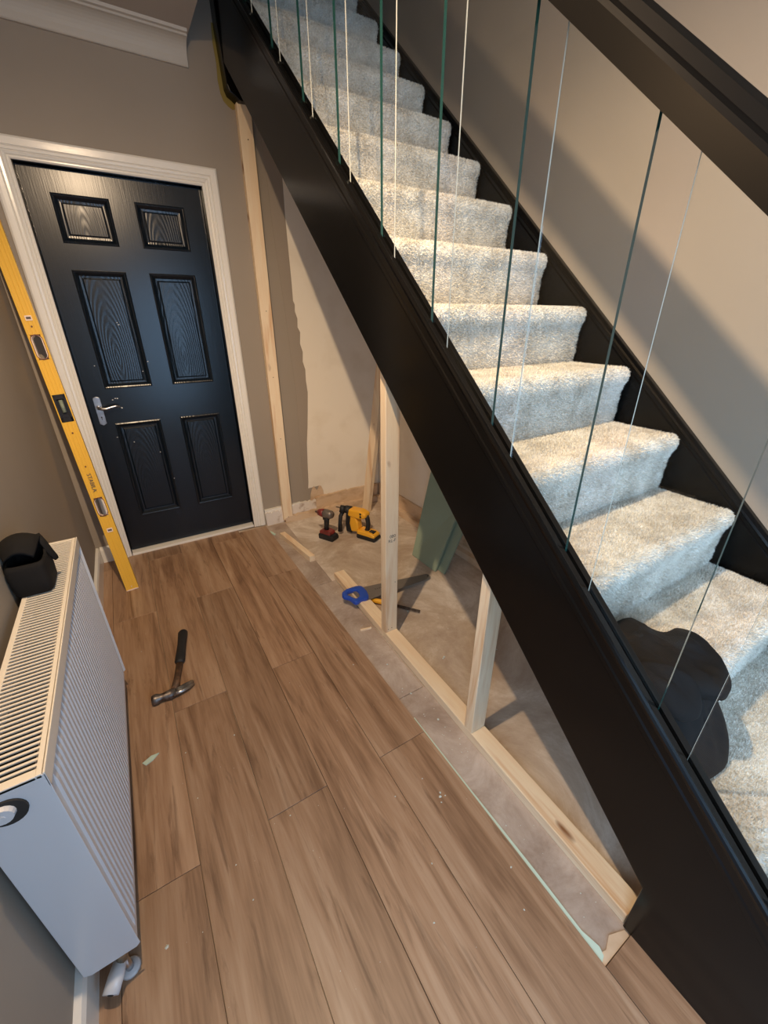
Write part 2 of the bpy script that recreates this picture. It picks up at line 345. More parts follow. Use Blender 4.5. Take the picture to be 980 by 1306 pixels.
# screed strip between the laminate and the new timber plate
sc = MB()
for a, b_ in ((-2.666, -1.80), (-1.797, -.92), (-.917, -.05)):
    sc.add([(.843, a, -.0115), (.965, a, -.0115), (.985, b_, -.0115), (.843, b_, -.0115), (.843, a, -.0085), (.958, a, -.0085), (.982, b_, -.0085), (.843, b_, -.0085)],
           [(0,3,2,1),(4,5,6,7),(0,1,5,4),(1,2,6,5),(2,3,7,6),(3,0,4,7)])
sc.build('screed_strip', M['screed'], floor)
o = MB().prism([(.842, -2.667), (.942, -2.667), (.942, -2.655), (.90, -2.640), (.87, -2.652), (.842, -2.645)], 2, -.0084, -.004).build('adhesive_residue', M['residue'], floor)

# --- skirting boards and ledges
def skirt(name, poly, axis, a, b_, m):
    return struct(name, MB().prism(poly, axis, a, b_), m)
skirt('baseboard_left', [(XL, -.002), (XL+.018, -.002), (XL+.018, .085), (XL+.013, .098), (XL, .102)], 1, -2.85, -.002, M['white'])
sb = MB(); sb.prism([(0, -.002), (-.018, -.002), (-.018, .085), (-.013, .098), (0, .102)], 0, XL+.019, -.088); struct('baseboard_back', sb, M['white'])
# broken-off skirting zone under the stairs: white fragment, brown adhesive
r = random.Random(3)
def ragged(x0, x1, zb, zt, n, amp):
    t = [(x0+(x1-x0)*i/n, zt+r.uniform(-amp, amp)) for i in range(n+1)]
    return [(x0, zb), (x1, zb)]+t[::-1]
struct('baseboard_under_stairs', MB().prism(ragged(.856, 1.13, .035, .108, 10, .002), 1, -.022, 0), M['white'])
MB().prism(ragged(.858, .985, -.012, .085, 12, .014), 1, -.034, -.002).build('plaster_lump', M['residue_white'], wall_back)
MB().prism(ragged(1.05, 1.26, .03, .10, 12, .008), 1, -.026, -.0).build('plaster_lump', M['residue_white'], wall_back)
MB().prism(ragged(1.25, 1.52, .02, .125, 16, .006), 1, -.028, -.0).build('stained_plaster_band', M['residue'], wall_back)
MB().prism(ragged(1.5, 1.80, .02, .125, 10, .003), 1, -.026, -.0).build('stained_plaster_band', M['residue'], wall_back)
MB().prism(ragged(.99, 1.80, -.012, .032, 30, .006), 1, -.062, -.0).build('rough_screed_ledge', M['residue'], wall_back)
MB().prism([(1.215, .10), (1.33, .10), (1.325, .16), (1.31, .20), (1.295, .205), (1.275, .17), (1.25, .21), (1.235, .19), (1.222, .15)], 1, -.004, 0).build('stained_plaster_band', M['residue'], wall_back)
wr = bpy.data.objects['wall_right']
rp = lambda x, z0, z1: None
MB().box((XR-.02, -2.2, .02), (XR, -.01, .125)).build('stained_plaster_band', M['residue'], wr)
MB().prism([(-.02, -.012), (-.02, .03)]+[(-.02-.1*i, .03+r.uniform(-.006, .006)) for i in range(1, 25)]+[(-2.42, -.012)], 0, XR-.058, XR).build('rough_screed_ledge', M['residue'], wr)
# bare plaster patch on the back wall (thin raised skim with a jagged left edge)
edge = [(1.212, 2.03), (1.209, 1.9), (1.211, 1.75), (1.214, 1.55), (1.213, 1.46), (1.222, 1.44), (1.219, 1.40), (1.232, 1.36), (1.228, 1.31), (1.243, 1.28), (1.236, 1.21), (1.25, 1.16), (1.244, 1.10), (1.258, 1.05), (1.256, .98), (1.262, .90), (1.252, .78), (1.24, .66), (1.226, .55), (1.218, .40), (1.212, .25), (1.206, .20)]
MB().prism(edge+[(1.30, .205), (1.31, .115), (1.829, .115), (1.829, 2.49), (1.212, 2.49)], 1, -.0025, 0).build('bare_plaster_patch', M['plaster'], wall_back)
strip = [(1.11, 2.4), (1.13, 1.8), (1.155, 1.40), (1.18, .9), (1.17, .5), (1.175, .2), (1.205, .20)]+[(x-.001, z) for x, z in edge[::-1]]
MB().prism(strip+[(1.211, 2.4)], 1, -.0018, 0).build('scuffed_plaster_margin', M['plaster_dark'], wall_back)
MB().prism([(-.01, .125), (-2.2, .125), (-2.2, zn(1.8, -2.2)), (-.01, zn(1.8, -.01))], 0, XR-.0025, XR).build('bare_plaster_patch', M['plaster'], wr)
# --- coving
prof = [(0, 2.432), (-.012, 2.432), (-.016, 2.436), (-.018, 2.446)]+[(-.018-.062*(1-math.cos(t*pi/16)), 2.446+.066*math.sin(t*pi/16)) for t in range(1, 9)]+[(-.084, 2.518), (-.096, 2.520), (-.100, 2.53), (0, 2.53)]
o = MB()
n = len(prof); v = [(XL, y, z) for y, z in prof]+[(.79, y, z) for y, z in prof]
o.add(v, [tuple(range(n)), tuple(range(n, 2*n))]+[(i, (i+1) % n, n+(i+1) % n, n+i) for i in range(n)])
struct('trim_1', o, M['ceil2'] if 'ceil2' in M else mat('coving_white', (.50, .46, .40), .6))

# ------------------------------------------------------------------ door and architrave
tr = thing('trim_2', (.383, 0, 0), kind='structure')
# architrave cross-section: (distance outward from opening, projection)
ap = [(0, 0), (0, .010), (.006, .014), (.010, .014), (.013, .011), (.016, .016), (.024, .019), (.028, .015), (.031, .020), (.040, .021), (.044, .016), (.047, .021), (.062, .022), (.072, .022), (.080, .016), (.080, 0)]
mb = MB(); x0, x1, zt = -.004, .771, 1.981
rings = []
for corner in ((x0, -.004, -1, 0), (x0, zt, -1, 1), (x1, zt, 1, 1), (x1, -.004, 1, 0)):
    cx, cz, sx, sz = corner
    rings.append([(cx+sx*d, -p, cz+sz*d) for d, p in ap])
n = len(ap)
v = [p for rr in rings for p in rr]; f = []
for k in range(3):
    for i in range(n): f.append((k*n+i, k*n+(i+1) % n, (k+1)*n+(i+1) % n, (k+1)*n+i))
f += [tuple(range(n)), tuple(range(3*n, 4*n))]
mb.add(v, f); mb.build('architrave', M['white'], tr)
ln = MB(); ln.box((-.012, 0.001, 0), (0, .11, 1.99)); ln.box((.767, .001, 0), (.779, .11, 1.99)); ln.box((-.012, .001, 1.981), (.779, .11, 1.993))
ln.build('door_lining', M['black'], tr)
MB().box((0, -.012, -.002), (.767, .05, .014)).build('threshold_strip', M['white'], tr, bevel=.002)

door = thing('door_1', (0.003, .036, .018), kind='structure')
dy = .036
pan = [(.098, .330, 1.688, 1.886), (.440, .668, 1.688, 1.886), (.098, .330, 1.010, 1.578), (.440, .668, 1.010, 1.578), (.108, .335, .236, .820), (.445, .672, .236, .820)]
leaf = MB()
xsb = [.003, .100, .333, .440, .669, .764]; zs = [.018, .236, .820, 1.010, 1.578, 1.688, 1.886, 1.976]
for a, b_ in ((0, 1), (2, 3), (4, 5)): leaf.box((xsb[a], dy, .018), (xsb[b_], dy+.03, 1.976))
for a, b_ in ((0, 1), (2, 3), (4, 5), (6, 7)):
    for c_, d_ in ((1, 2), (3, 4)): leaf.box((xsb[c_], dy, zs[a]), (xsb[d_], dy+.03, zs[b_]))
leaf.box((0, dy+.024, .014), (.767, dy+.04, 1.981))  # backing widened past the leaf to block stray light at the gaps
leaf.build('door_leaf', M['door'], door)
prf = [(0, 0), (.001, -.004), (.006, -.006), (.011, -.004), (.024, .010), (.033, .011), (.040, .006)]
for k, (a, b_, c, d) in enumerate([(.100, .333, 1.688, 1.886), (.440, .669, 1.688, 1.886), (.100, .333, 1.010, 1.578), (.440, .669, 1.010, 1.578), (.100, .333, .236, .820), (.440, .669, .236, .820)]):
    mb = MB(); cx, cz = (a+b_)/2, (c+d)/2; v = []
    for ins, yy in prf:
        v += [(a+ins-cx, yy, c+ins-cz), (b_-ins-cx, yy, c+ins-cz), (b_-ins-cx, yy, d-ins-cz), (a+ins-cx, yy, d-ins-cz)]
    f = []
    for i in range(len(prf)-1):
        for q in range(4): f.append((i*4+q, i*4+(q+1) % 4, (i+1)*4+(q+1) % 4, (i+1)*4+q))
    L4 = 4*(len(prf)-1); f.append((L4, L4+1, L4+2, L4+3)); mb.add(v, f)
    o = mb.build('door_panel', M['door_panel'], door, local=True); o.location = (cx-.003, 0, cz-.018)
# handle
pl = MB().prism([(.030, .826), (.047, .816), (.064, .826), (.064, .962), (.060, .968), (.047, .974), (.034, .968), (.030, .962)], 1, dy-.007, dy+.001).build('handle_plate', M['steel'], door, bevel=.0015, label='satin chrome lever handle plate')
MB().tube([(.047, dy-.002, .916), (.047, dy-.040, .916)], .008).tube([(.047, dy-.036, .916), (.062, dy-.042, .912), (.082, dy-.044, .911), (.105, dy-.042, .917), (.128, dy-.040, .921), (.148, dy-.040, .918)], [.0085, .0085, .0075, .0065, .006, .005], 12).build('lever', M['steel'], pl, smooth=True)
MB().tube([(.047, dy-.0085, .862), (.047, dy-.006, .862)], .004).box((.0455, dy-.0085, .848), (.0485, dy-.0065, .860)).build('keyhole', M['dark'], pl)
chips = MB()
for x, z in ((.118, .948), (.132, .955), (.142, .953), (.150, .905), (.152, .900), (.080, 1.13), (.335, 1.14), (.30, 1.09), (.168, .70), (.29, .62), (.09, .74), (.33, .44), (.235, 1.34), (.238, 1.33)):
    chips.box((x, dy-.0006, z), (x+r.uniform(.002, .009), dy+.0005, z+r.uniform(.002, .005)))
ch = chips.build('paint_chip', M['white'], door); ch['kind'] = 'stuff'

# ------------------------------------------------------------------ staircase
st = thing('staircase', (.95, -3.3, 0), 'straight staircase with oatmeal carpeted treads between black painted strings', 'staircase')
def npoly(n0, n1, ya, yb): return [(ya, zn(n0, ya)), (yb, zn(n0, yb)), (yb, zn(n1, yb)), (ya, zn(n1, ya))]
# outer string
nb, ntp = 1.8916, 2.135
yend = -3.35
poly = [(-2.648, 0.0), (-2.648, zn(nb, -2.648)), (-.001, zn(nb, -.001)), (-.001, zn(ntp, -.001)), (yend+.2, zn(ntp, yend+.2)), (yend, .25), (yend, 0.0)]
MB().prism(poly, 0, .942, .972).build('outer_string', M['black'], st, bevel=.0025)
# base rail on top of the string
def slope_sweep(prof, ya, yb):   # prof: (x, n)
    n = len(prof); v = [(x, ya, zn(q, ya)) for x, q in prof]+[(x, yb, zn(q, yb)) for x, q in prof]
    return MB().add(v, [tuple(range(n)), tuple(range(n, 2*n))]+[(i, (i+1) % n, n+(i+1) % n, n+i) for i in range(n)])
slope_sweep([(.936, 2.138), (.936, 2.160), (.933, 2.165), (.932, 2.170), (.934, 2.175), (.939, 2.177), (.944, 2.175), (.9565, 2.175), (.9565, 2.166), (.9675, 2.166), (.9675, 2.175), (.984, 2.175), (.988, 2.170), (.988, 2.120), (.972, 2.120), (.972, 2.138)], yend+.16, -.001).build('base_rail', M['black'], st, label='black grooved base rail capping the outer string')
slope_sweep([(.9425, 2.122), (.938, 2.124), (.934, 2.129), (.934, 2.135), (.934, 2.139), (.936, 2.144), (.9425, 2.145)], yend+.18, -.001).build('string_bead', M['black'], st)
# wall string
slope_sweep([(1.798, 1.86), (1.83, 1.86), (1.83, 2.155), (1.812, 2.155), (1.807, 2.153), (1.800, 2.147), (1.798, 2.140), (1.803, 2.136), (1.803, 2.126), (1.798, 2.122)], -3.15, .70).build('wall_string', M['black'], st, label='black moulded wall string')
slope_sweep([(.972, 1.925), (1.80, 1.925), (1.80, 1.94), (.972, 1.94)], -2.95, .30).build('soffit_light_stop', M['darkwood'], st)  # unseen underside board, added so light does not leak through the treads
# one carpeted step: local origin at nosing top, width .975..1.775
NX = 72
prof = [(.020, -.212), (.018, -.18), (.017, -.15), (.016, -.12), (.014, -.09), (.010, -.065), (.003, -.05), (-.001, -.040), (-.003, -.028), (-.001, -.016), (.006, -.006), (.016, -.001), (.030, 0), (.055, 0), (.08, 0), (.105, 0), (.13, 0), (.155, 0), (.18, 0), (.205, 0), (.225, 0), (.245, 0)]
# refine the profile
pr = []
for a, b_ in zip(prof[:-1], prof[1:]):
    k = max(1, int(math.dist(a, b_)/.011))
    pr += [(a[0]+(b_[0]-a[0])*i/k, a[1]+(b_[1]-a[1])*i/k) for i in range(k)]
pr.append(prof[-1]); NP = len(pr)
W0, W1 = .976, 1.790
def step_pt(u, j):
    x = W0+(W1-W0)*u
    y, z = pr[j]
    a, c = pr[max(j-1, 0)], pr[min(j+1, NP-1)]
    ty, tz = c[0]-a[0], c[1]-a[1]; l = math.hypot(ty, tz); ny, nz = -tz/l, ty/l
    if ny > 0 and abs(nz) < .3: ny, nz = -ny, -nz
    e = max(0, (x-(W1-.028))/.028)
    ins = .022*(1-math.sqrt(max(0, 1-e*e)))
    ww = .0016*noise.noise(Vector((x*14, y*14, z*14)))+.0014*noise.noise(Vector((x*45, y*45, z*45+4)))
    ww += .0022*noise.noise(Vector((x*5, 3, z*5+y*5)))
    return Vector((x, y+ny*(ww-ins), z+nz*(ww-ins))), Vector((0, ny, nz))
stepmb = MB(); v = []
us = [i/NX for i in range(NX-3)]+[1-.034+.034*t for t in (0, .3, .55, .75, .9, 1)]
NU = len(us)
for u in us:
    for j in range(NP): v.append(step_pt(u, j)[0])
f = []
for i in range(NU-1):
    for j in range(NP-1): f.append((i*NP+j, (i+1)*NP+j, (i+1)*NP+j+1, i*NP+j+1))
# right side wall of the carpet down to the string line
base = len(v)
for j in range(NP):
    p = v[(NU-1)*NP+j]; v.append(Vector((W1-.004, p.y+.03 if p.y < .03 else p.y, p.z-(.025 if p.z > -.03 else 0))))
for j in range(NP-1): f.append(((NU-1)*NP+j, base+j, base+j+1, (NU-1)*NP+j+1))
stepmb.add(v, f)
# pile tufts
pile = MB(); pv = []; pf = []
pr_len = [0]
for a, b_ in zip(pr[:-1], pr[1:]): pr_len.append(pr_len[-1]+math.dist(a, b_))
rp2 = random.Random(11)
NT = 42000
for t in range(NT):
    u = rp2.random(); s_ = rp2.random()*pr_len[-1]
    j = 0
    while pr_len[j+1] < s_ and j < NP-2: j += 1
    fr_ = (s_-pr_len[j])/(pr_len[j+1]-pr_len[j])
    p0, n0 = step_pt(u, j); p1, n1_ = step_pt(u, j+1)
    p = p0.lerp(p1, fr_); nn = n0
    h = rp2.uniform(.003, .0085); wd = rp2.uniform(.0010, .0020)
    a = rp2.uniform(0, pi); t1 = Vector((1, 0, 0)); t2 = nn.cross(t1)
    sd = (t1*math.cos(a)+t2*math.sin(a))*wd
    tip = p+nn*h+(t1*rp2.uniform(-1, 1)+t2*rp2.uniform(-1, 1))*.0035
    k = len(pv); pv += [p-sd-nn*.001, p+sd-nn*.001, tip]; pf.append((k, k+1, k+2))
# frayed fibres on the cut edge at the wall side
for t in range(2600):
    s_ = pr_len[-1]*(.45+.55*rp2.random()); j = 0
    while pr_len[j+1] < s_ and j < NP-2: j += 1
    p, nn = step_pt(1, j)
    h = rp2.uniform(.002, .010) if noise.noise(Vector((s_*30, 0, 0))) > -.05 else .003
    tip = p+nn*h*rp2.uniform(.3, 1.6)+Vector((rp2.uniform(.0, .009), rp2.uniform(-.006, .006), 0))
    k = len(pv); pv += [p-Vector((0, .0012, 0)), p+Vector((.0, .0012, 0)), tip]; pf.append((k, k+1, k+2))
pile.add(pv, pf)
def nos(k): return -2.327+(k-4)*.2225, .2*k-.006
s0 = stepmb.build('carpeted_step', M['carpet'], st, local=True, smooth=True)
p0 = pile.build('carpet_pile', M['pile'], s0, local=True); p0['kind'] = 'stuff'
y_, z_ = nos(1)
s0.location = (-.95, y_+3.3, z_)
for k in range(2, 16):
    y_, z_ = nos(k)
    copy_tree(s0, st, (-.95, y_+3.3, z_))
# landing at the head of the stairs
MB().box((.94, .33, 2.9), (XR, 1.5, 3.0)).build('landing_floor', M['carpet'], st)

# glass balustrade
bal = thing('glass_balustrade', (.962, -3.2, zn(2.17, -3.2)), 'stair balustrade of clear glass panels under a black handrail', 'balustrade')
hr = slope_sweep([(.932, 2.738), (.932, 2.772), (.936, 2.779), (.946, 2.784), (.954, 2.797), (.968, 2.803), (.984, 2.800), (.991, 2.788), (.993, 2.772), (.993, 2.738), (.972, 2.738), (.972, 2.745), (.952, 2.745), (.952, 2.738)], -3.6, -.03)
hr.build('handrail', M['black'], bal, label='black moulded handrail')
near = -2.281
def panel(yn):      # yn = lower (nearer) edge, panel runs 0.192 up the slope
    ya, yb = yn, yn+.192
    x0_, x1_ = .958, .966
    mb = MB()
    P = [(ya, zn(2.168, ya)), (yb, zn(2.168, yb)), (yb, zn(2.743, yb)), (ya, zn(2.743, ya))]
    v = [(x0_, y, z) for y, z in P]+[(x1_, y, z) for y, z in P]
    mb.add(v, [(0, 1, 2, 3), (4, 5, 6, 7), (0, 1, 5, 4), (2, 3, 7, 6)], 0)
    b = len(mb.v)
    mb.add(v, [(3, 0, 4, 7)], 1)
    e_ = [(x, y+.0015, z) for x in (.9605, .9635) for y, z in (P[1], P[2])]
    mb.add([v[1], v[2], e_[1], e_[0]], [(0, 1, 2, 3)], 0); mb.add([v[5], v[6], e_[3], e_[2]], [(0, 1, 2, 3)], 0); mb.add(e_, [(0, 1, 3, 2)], 2)
    return mb
g0 = panel(near).build('glass_panel', [M['glass'], M['glass_green'], M['glass_pale']], bal)
for k in range(-4, 9):
    if k == 0: continue
    dyk = .2655*k
    copy_obj(g0, bal, (0, dyk, dyk*SN/CS))
# newel stub fixed on the back wall
MB().prism([(.945, 2.385), (.955, 2.362), (.975, 2.352), (1.0, 2.335), (1.07, 2.34), (1.07, 3.2), (.925, 3.2), (.932, 2.6)], 1, -.075, -.0005).build('newel_post', M['black'], st, bevel=.003)
ring = [(.925, 2.62), (.921, 2.55), (.926, 2.48), (.922, 2.42), (.928, 2.37), (.938, 2.345), (.958, 2.328), (.98, 2.318), (.995, 2.325), (1.0, 2.36), (.965, 2.38), (.95, 2.42), (.948, 2.62)]
MB().prism(ring, 1, -.003, 0).build('yellow_stain', M['amber'], wall_back, label='yellow foam stain around the newel post')

# ------------------------------------------------------------------ timber framing
fr = thing('stud_frame', (.98, -1.8, -.0085), 'new pine stud frame of floor plate and two uprights under the black stair string', 'timber frame')
def skewbox(a, b_, wdt, z0, z1):   # plate between outer-edge points a(near) and b(far)
    v = []
    for z in (z0, z1): v += [(a[0], a[1], z), (a[0]+wdt, a[1], z), (b_[0]+wdt, b_[1], z), (b_[0], b_[1], z)]
    return MB().add(v, [(0,3,2,1),(4,5,6,7),(0,1,5,4),(1,2,6,5),(2,3,7,6),(3,0,4,7)])
def px_(y): return .985-.0183*(-y-.90)          # outer edge of the plate
Z0, Z1 = -.0085, .0295
skewbox((px_(-1.462), -1.462), (px_(-.90), -.90), .063, Z0, Z1).build('floor_plate', PN[1], fr, bevel=.002)
skewbox((px_(-2.646), -2.646), (px_(-1.464), -1.464), .063, Z0, Z1).build('floor_plate', PN[1], fr, bevel=.002)
def stud(yc, dyy=.038, lean=0):
    x0_ = px_(yc); ya, yb = yc, yc+dyy
    v = [(x0_, ya, Z1), (x0_+.063, ya, Z1), (x0_+.063, yb, Z1), (x0_, yb, Z1)]
    v += [(x0_+lean, ya, zn(1.889, ya)), (x0_+lean+.063, ya, zn(1.889, ya)), (x0_+lean+.063, yb, zn(1.889, yb)), (x0_+lean, yb, zn(1.889, yb))]
    return MB().add(v, [(0,3,2,1),(4,5,6,7),(0,1,5,4),(1,2,6,5),(2,3,7,6),(3,0,4,7)])
s2 = stud(-1.486).build('upright', PN[2], fr, bevel=.002)
s3 = stud(-2.080).build('upright', PN[2], fr, bevel=.002)
def screws(parent, pts, r_=.0022):
    for x, y, z in pts:
        MB().tube([(x, y-.0006, z), (x, y+.001, z)], r_, 8).build('screw', M['darksteel'], parent)
screws(s2, [(px_(-1.486)+.016, -1.486, .045), (px_(-1.486)+.034, -1.486, .048), (px_(-1.486)+.05, -1.486, .30)])
def stamp(txt, x, y, z, size, parent, rotz=0):
    c = bpy.data.curves.new('ink_stamp', 'FONT'); c.body = txt; c.size = size; c.extrude = .0002; c.align_x = 'CENTER'
    o = bpy.data.objects.new('ink_stamp', c)
    me = bpy.data.meshes.new_from_object(o); bpy.data.objects.remove(o)
    for q in me.vertices: pass
    me.materials.append(M['ink']); o = bpy.data.objects.new('ink_stamp', me); C.objects.link(o)
    pw = Vector((0, 0, 0)); p = parent
    while p is not None: pw = pw+p.location; p = p.parent
    o.parent = parent; o.rotation_euler = (pi/2, rotz, 0); o.location = Vector((x, y, z))-pw
    o['kind'] = 'stuff'
    return o
xs2 = px_(-1.486)+.032
stamp('080', xs2+.003, -1.4864, .528, .020, s2); stamp('RL-F', xs2, -1.4864, .508, .020, s2)

ws = thing('wall_stud', (1.02, -.02, 0), 'tall pine batten screwed upright to the back wall right of the door', 'timber')
wo = MB().add([(.978, -.062, .008), (1.046, -.062, .002), (1.046, -.023, .002), (.978, -.023, .008), (.992, -.038, 2.345), (1.062, -.038, 2.345), (1.062, -.0, 2.345), (.992, -.0, 2.345)],
   [(0,3,2,1),(4,5,6,7),(0,1,5,4),(1,2,6,5),(2,3,7,6),(3,0,4,7)]).build('batten', PN[2], ws, bevel=.002)
screws(wo, [(1.012, -.062, .035), (1.018, -.0515, 1.02), (1.022, -.0475, 1.4), (1.03, -.0395, 2.2), (1.02, -.0565, .62)], .003)

def beam(a, b_, w_, d_, refx=(1, 0, 0)):
    a, b_ = Vector(a), Vector(b_); d = (b_-a).normalized(); x = (Vector(refx)-d*Vector(refx).dot(d)).normalized(); y = d.cross(x)
    v = []
    for p in (a, b_):
        for s1, s2_ in ((-1, -1), (1, -1), (1, 1), (-1, 1)): v.append(p+x*s1*w_/2+y*s2_*d_/2)
    return MB().add(v, [(0,3,2,1),(4,5,6,7),(0,1,5,4),(1,2,6,5),(2,3,7,6),(3,0,4,7)])
o = beam((1.600, -.19, -.0085), (1.640, -.56, 1.99), .038, .063, (1, .25, 0)).build('leaning_stud', PN[2], bevel=.002)
setp(o, 'long pine timber leaning beneath the stairs behind the front upright, in the far corner', 'timber')
o = skewbox((.932, -.665), (.877, -.262), .037, -.0085, .030).build('timber_offcut', PN[1], bevel=.0015)
setp(o, 'short pine batten offcut lying on the screed near the door architrave', 'timber')
# ------------------------------------------------------------------ green boards
gb = thing('moisture_board', (1.55, -1.03, -.012), 'sage green plasterboard offcut leaning on the stair wall, nearer sheet', 'board')
def sheet(a, b_, c, d, t):  # a,b bottom corners; c,d top ; thickness vector
    v = [Vector(p) for p in (a, b_, c, d)]; n_ = (v[1]-v[0]).cross(v[3]-v[0]).normalized()*t
    q = v+[p+n_ for p in v]
    return MB().add(q, [(0,1,2,3),(4,5,6,7),(0,1,5,4),(1,2,6,5),(2,3,7,6),(3,0,4,7)])
sheet((1.533, -.925, -.011), (1.536, -1.155, -.011), (1.702, -1.155, .385), (1.720, -.88, .66), .0125).build('board_face', M['green'], gb, bevel=.001)
gb2 = thing('moisture_board', (1.58, -1.08, -.012), 'second sage green plasterboard offcut behind the nearer sheet, its edge showing', 'board')
sheet((1.562, -.96, -.011), (1.565, -1.205, -.011), (1.748, -1.215, .395), (1.775, -.93, .62), .0125).build('board_face', M['green'], gb2, bevel=.001)

# ------------------------------------------------------------------ saw
sw = thing('hand_saw', (.97, -1.17, .0295), 'panel saw with blue handle lying across the floor plate', 'saw')
# blade polygon in world xy; height falls from plate to floor
A, B_ = Vector((.985, -1.165, .040)), Vector((1.462, -1.185, .004))
def sawM():
    x = (B_-A).normalized(); z = Vector((0.0, -.05, 1)); z = (z-x*z.dot(x)).normalized(); y = z.cross(x)
    m_ = Matrix((x, y, z)).transposed().to_4x4(); m_.translation = A; return m_
SM = sawM(); Ls = (B_-A).length
hz = .0045
bl = MB().prism([(0, .046), (.07, .046), (Ls-.01, .022), (Ls, .016), (Ls, -.012), (Ls-.012, -.02), (.05, -.060), (.04, -.064), (0, -.02)], 2, -.0006, .0006, M=SM).build('blade', M['sawsteel'], sw, label='grey toothed steel blade')
teeth = MB()
nT = 90
for i in range(nT):
    t0 = i/nT; t1 = (i+1)/nT
    p0_ = Vector((.05+(Ls-.012-.05)*t0, -.060+.04*t0, 0)); p1_ = Vector((.05+(Ls-.012-.05)*t1, -.060+.04*t1, 0))
    mid = (p0_+p1_)/2+Vector((0, -.004, 0))
    vv = [SM @ (q+Vector((0, 0, z))) for z in (-.0005, .0005) for q in (p0_, p1_, mid)]
    teeth.add(vv, [(0, 1, 2), (3, 4, 5), (0, 1, 4, 3), (1, 2, 5, 4), (2, 0, 3, 5)])
o = teeth.build('teeth', M['sawsteel'], bl); o['kind'] = 'stuff'
MB().tube([SM @ Vector((Ls-.012, 0, .0008)), SM @ Vector((Ls-.012, 0, .0012))], .005, 12).build('hanging_hole', M['dark'], bl)
t_ = MB()
for i in range(4): t_.box((.12+.012*i, .0, .0007), (.128+.012*i, .010, .0009), M=SM)
t_.build('blade_print', M['ink'], bl)
# handle: outer loop with a hole
outer = [(.062, .046), (.040, .058), (.005, .056), (-.030, .052), (-.060, .036), (-.070, .014), (-.066, -.004), (-.052, -.016), (-.040, -.038), (-.036, -.060), (-.028, -.072), (-.006, -.066), (.004, -.058), (.020, -.056), (.044, -.066), (.058, -.044), (.066, .0)]
inner = [(.020, .026), (.002, .030), (-.022, .028), (-.040, .018), (-.044, .004), (-.034, -.010), (-.024, -.030), (-.012, -.040), (.004, -.034), (.016, -.020), (.022, .0)]
import itertools
def ringprism(outer, inner, z0, z1, Mx):
    # resample both to N points by angle around inner centroid
    cx = sum(p[0] for p in inner)/len(inner); cy = sum(p[1] for p in inner)/len(inner)
    def at(poly, ang):
        d = (math.cos(ang), math.sin(ang)); best = 0
        for (ax, ay), (bx, by) in zip(poly, poly[1:]+poly[:1]):
            ex, ey = bx-ax, by-ay; den = d[0]*ey-d[1]*ex
            if abs(den) < 1e-9: continue
            t = ((ax-cx)*ey-(ay-cy)*ex)/den; s__ = ((ax-cx)*d[1]-(ay-cy)*d[0])/den
            if t > 0 and -1e-6 <= s__ <= 1+1e-6: best = max(best, t)
        return (cx+d[0]*best, cy+d[1]*best)
    N_ = 40; v = []
    for poly in (outer, inner):
        for z in (z0, z1):
            for k in range(N_): q = at(poly, 2*pi*k/N_); v.append(Mx @ Vector((q[0], q[1], z)))
    f = []
    for k in range(N_):
        l = (k+1) % N_
        f += [(k, l, N_+l, N_+k), (2*N_+k, 2*N_+l, 3*N_+l, 3*N_+k), (k, l, 2*N_+l, 2*N_+k), (N_+k, N_+l, 3*N_+l, 3*N_+k)]
    return MB().add(v, f)
ringprism(outer, inner, -.009, .012, SM).build('saw_handle', M['blue'], sw, bevel=.004, seg=3, smooth=True, label='blue plastic closed handle')
# chisel with yellow handle behind the upright
cz = thing('chisel', (1.1, -1.26, -.0085), 'old wood chisel with amber yellow handle on the concrete behind the saw', 'chisel')
MB().tube([(1.055, -1.205, .006), (1.075, -1.228, .007), (1.10, -1.255, .007), (1.125, -1.283, .006), (1.135, -1.295, .005)], [.009, .0135, .0145, .013, .009], 12).build('chisel_handle', M['drillyellow'], cz, smooth=True)
MB().tube([(1.133, -1.293, .005), (1.15, -1.313, .003)], .005, 10).build('ferrule', M['darksteel'], cz, smooth=True)
beam((1.150, -1.313, .0), (1.228, -1.412, -.003), .0185, .004, (1, -1, 0)).build('chisel_blade', M['darksteel'], cz, bevel=.001)
o = beam((.955, -1.385, -.004), (.902, -1.372, -.004), .010, .007, (0, 0, 1)).build('wood_sliver', PN[0], bevel=.001); setp(o, 'thin brown wood sliver lying on the screed strip beside the plate', 'wood scrap')

# ------------------------------------------------------------------ hammer
hm = thing('claw_hammer', (.11, -1.18, 0), 'worn claw hammer with dark grip lying on the laminate floor', 'hammer')
MB().tube([(.170, -.953, .013), (.168, -.965, .015), (.152, -1.05, .015), (.138, -1.115, .0145), (.131, -1.150, .014), (.129, -1.160, .013)], [(.015, .012), (.021, .015), (.0185, .014), (.020, .014), (.021, .0145), (.015, .012)], 14, sq=(1, 0, 0)).build('grip', M['rubber'], hm, smooth=True)
MB().tube([(.129, -1.158, .013), (.110, -1.24, .014), (.092, -1.312, .017)], [(.0135, .008), (.0125, .008), (.017, .010)], 12, sq=(1, 0, 0)).build('shaft', M['rust'], hm, smooth=True)
hd = MB().tube([(.012, -1.320, .018), (.020, -1.321, .018), (.030, -1.3215, .018), (.040, -1.322, .018), (.052, -1.3225, .018), (.072, -1.324, .018), (.096, -1.322, .018)], [.0185, .0205, .0205, .0155, .0155, (.0195, .017), (.018, .016)], 16)
hd.build('hammer_head', M['darksteel'], hm, smooth=True, label='steel striking head')
cl = MB()
for s_ in (-1, 1):
    cl.tube([(.088, -1.323+s_*.003, .018), (.115, -1.320+s_*.006, .019), (.140, -1.311+s_*.008, .016), (.162, -1.296+s_*.0085, .009)], [(.0155, .009), (.0125, .0075), (.0105, .006), (.008, .003)], 10, sq=(0, 1, 0))
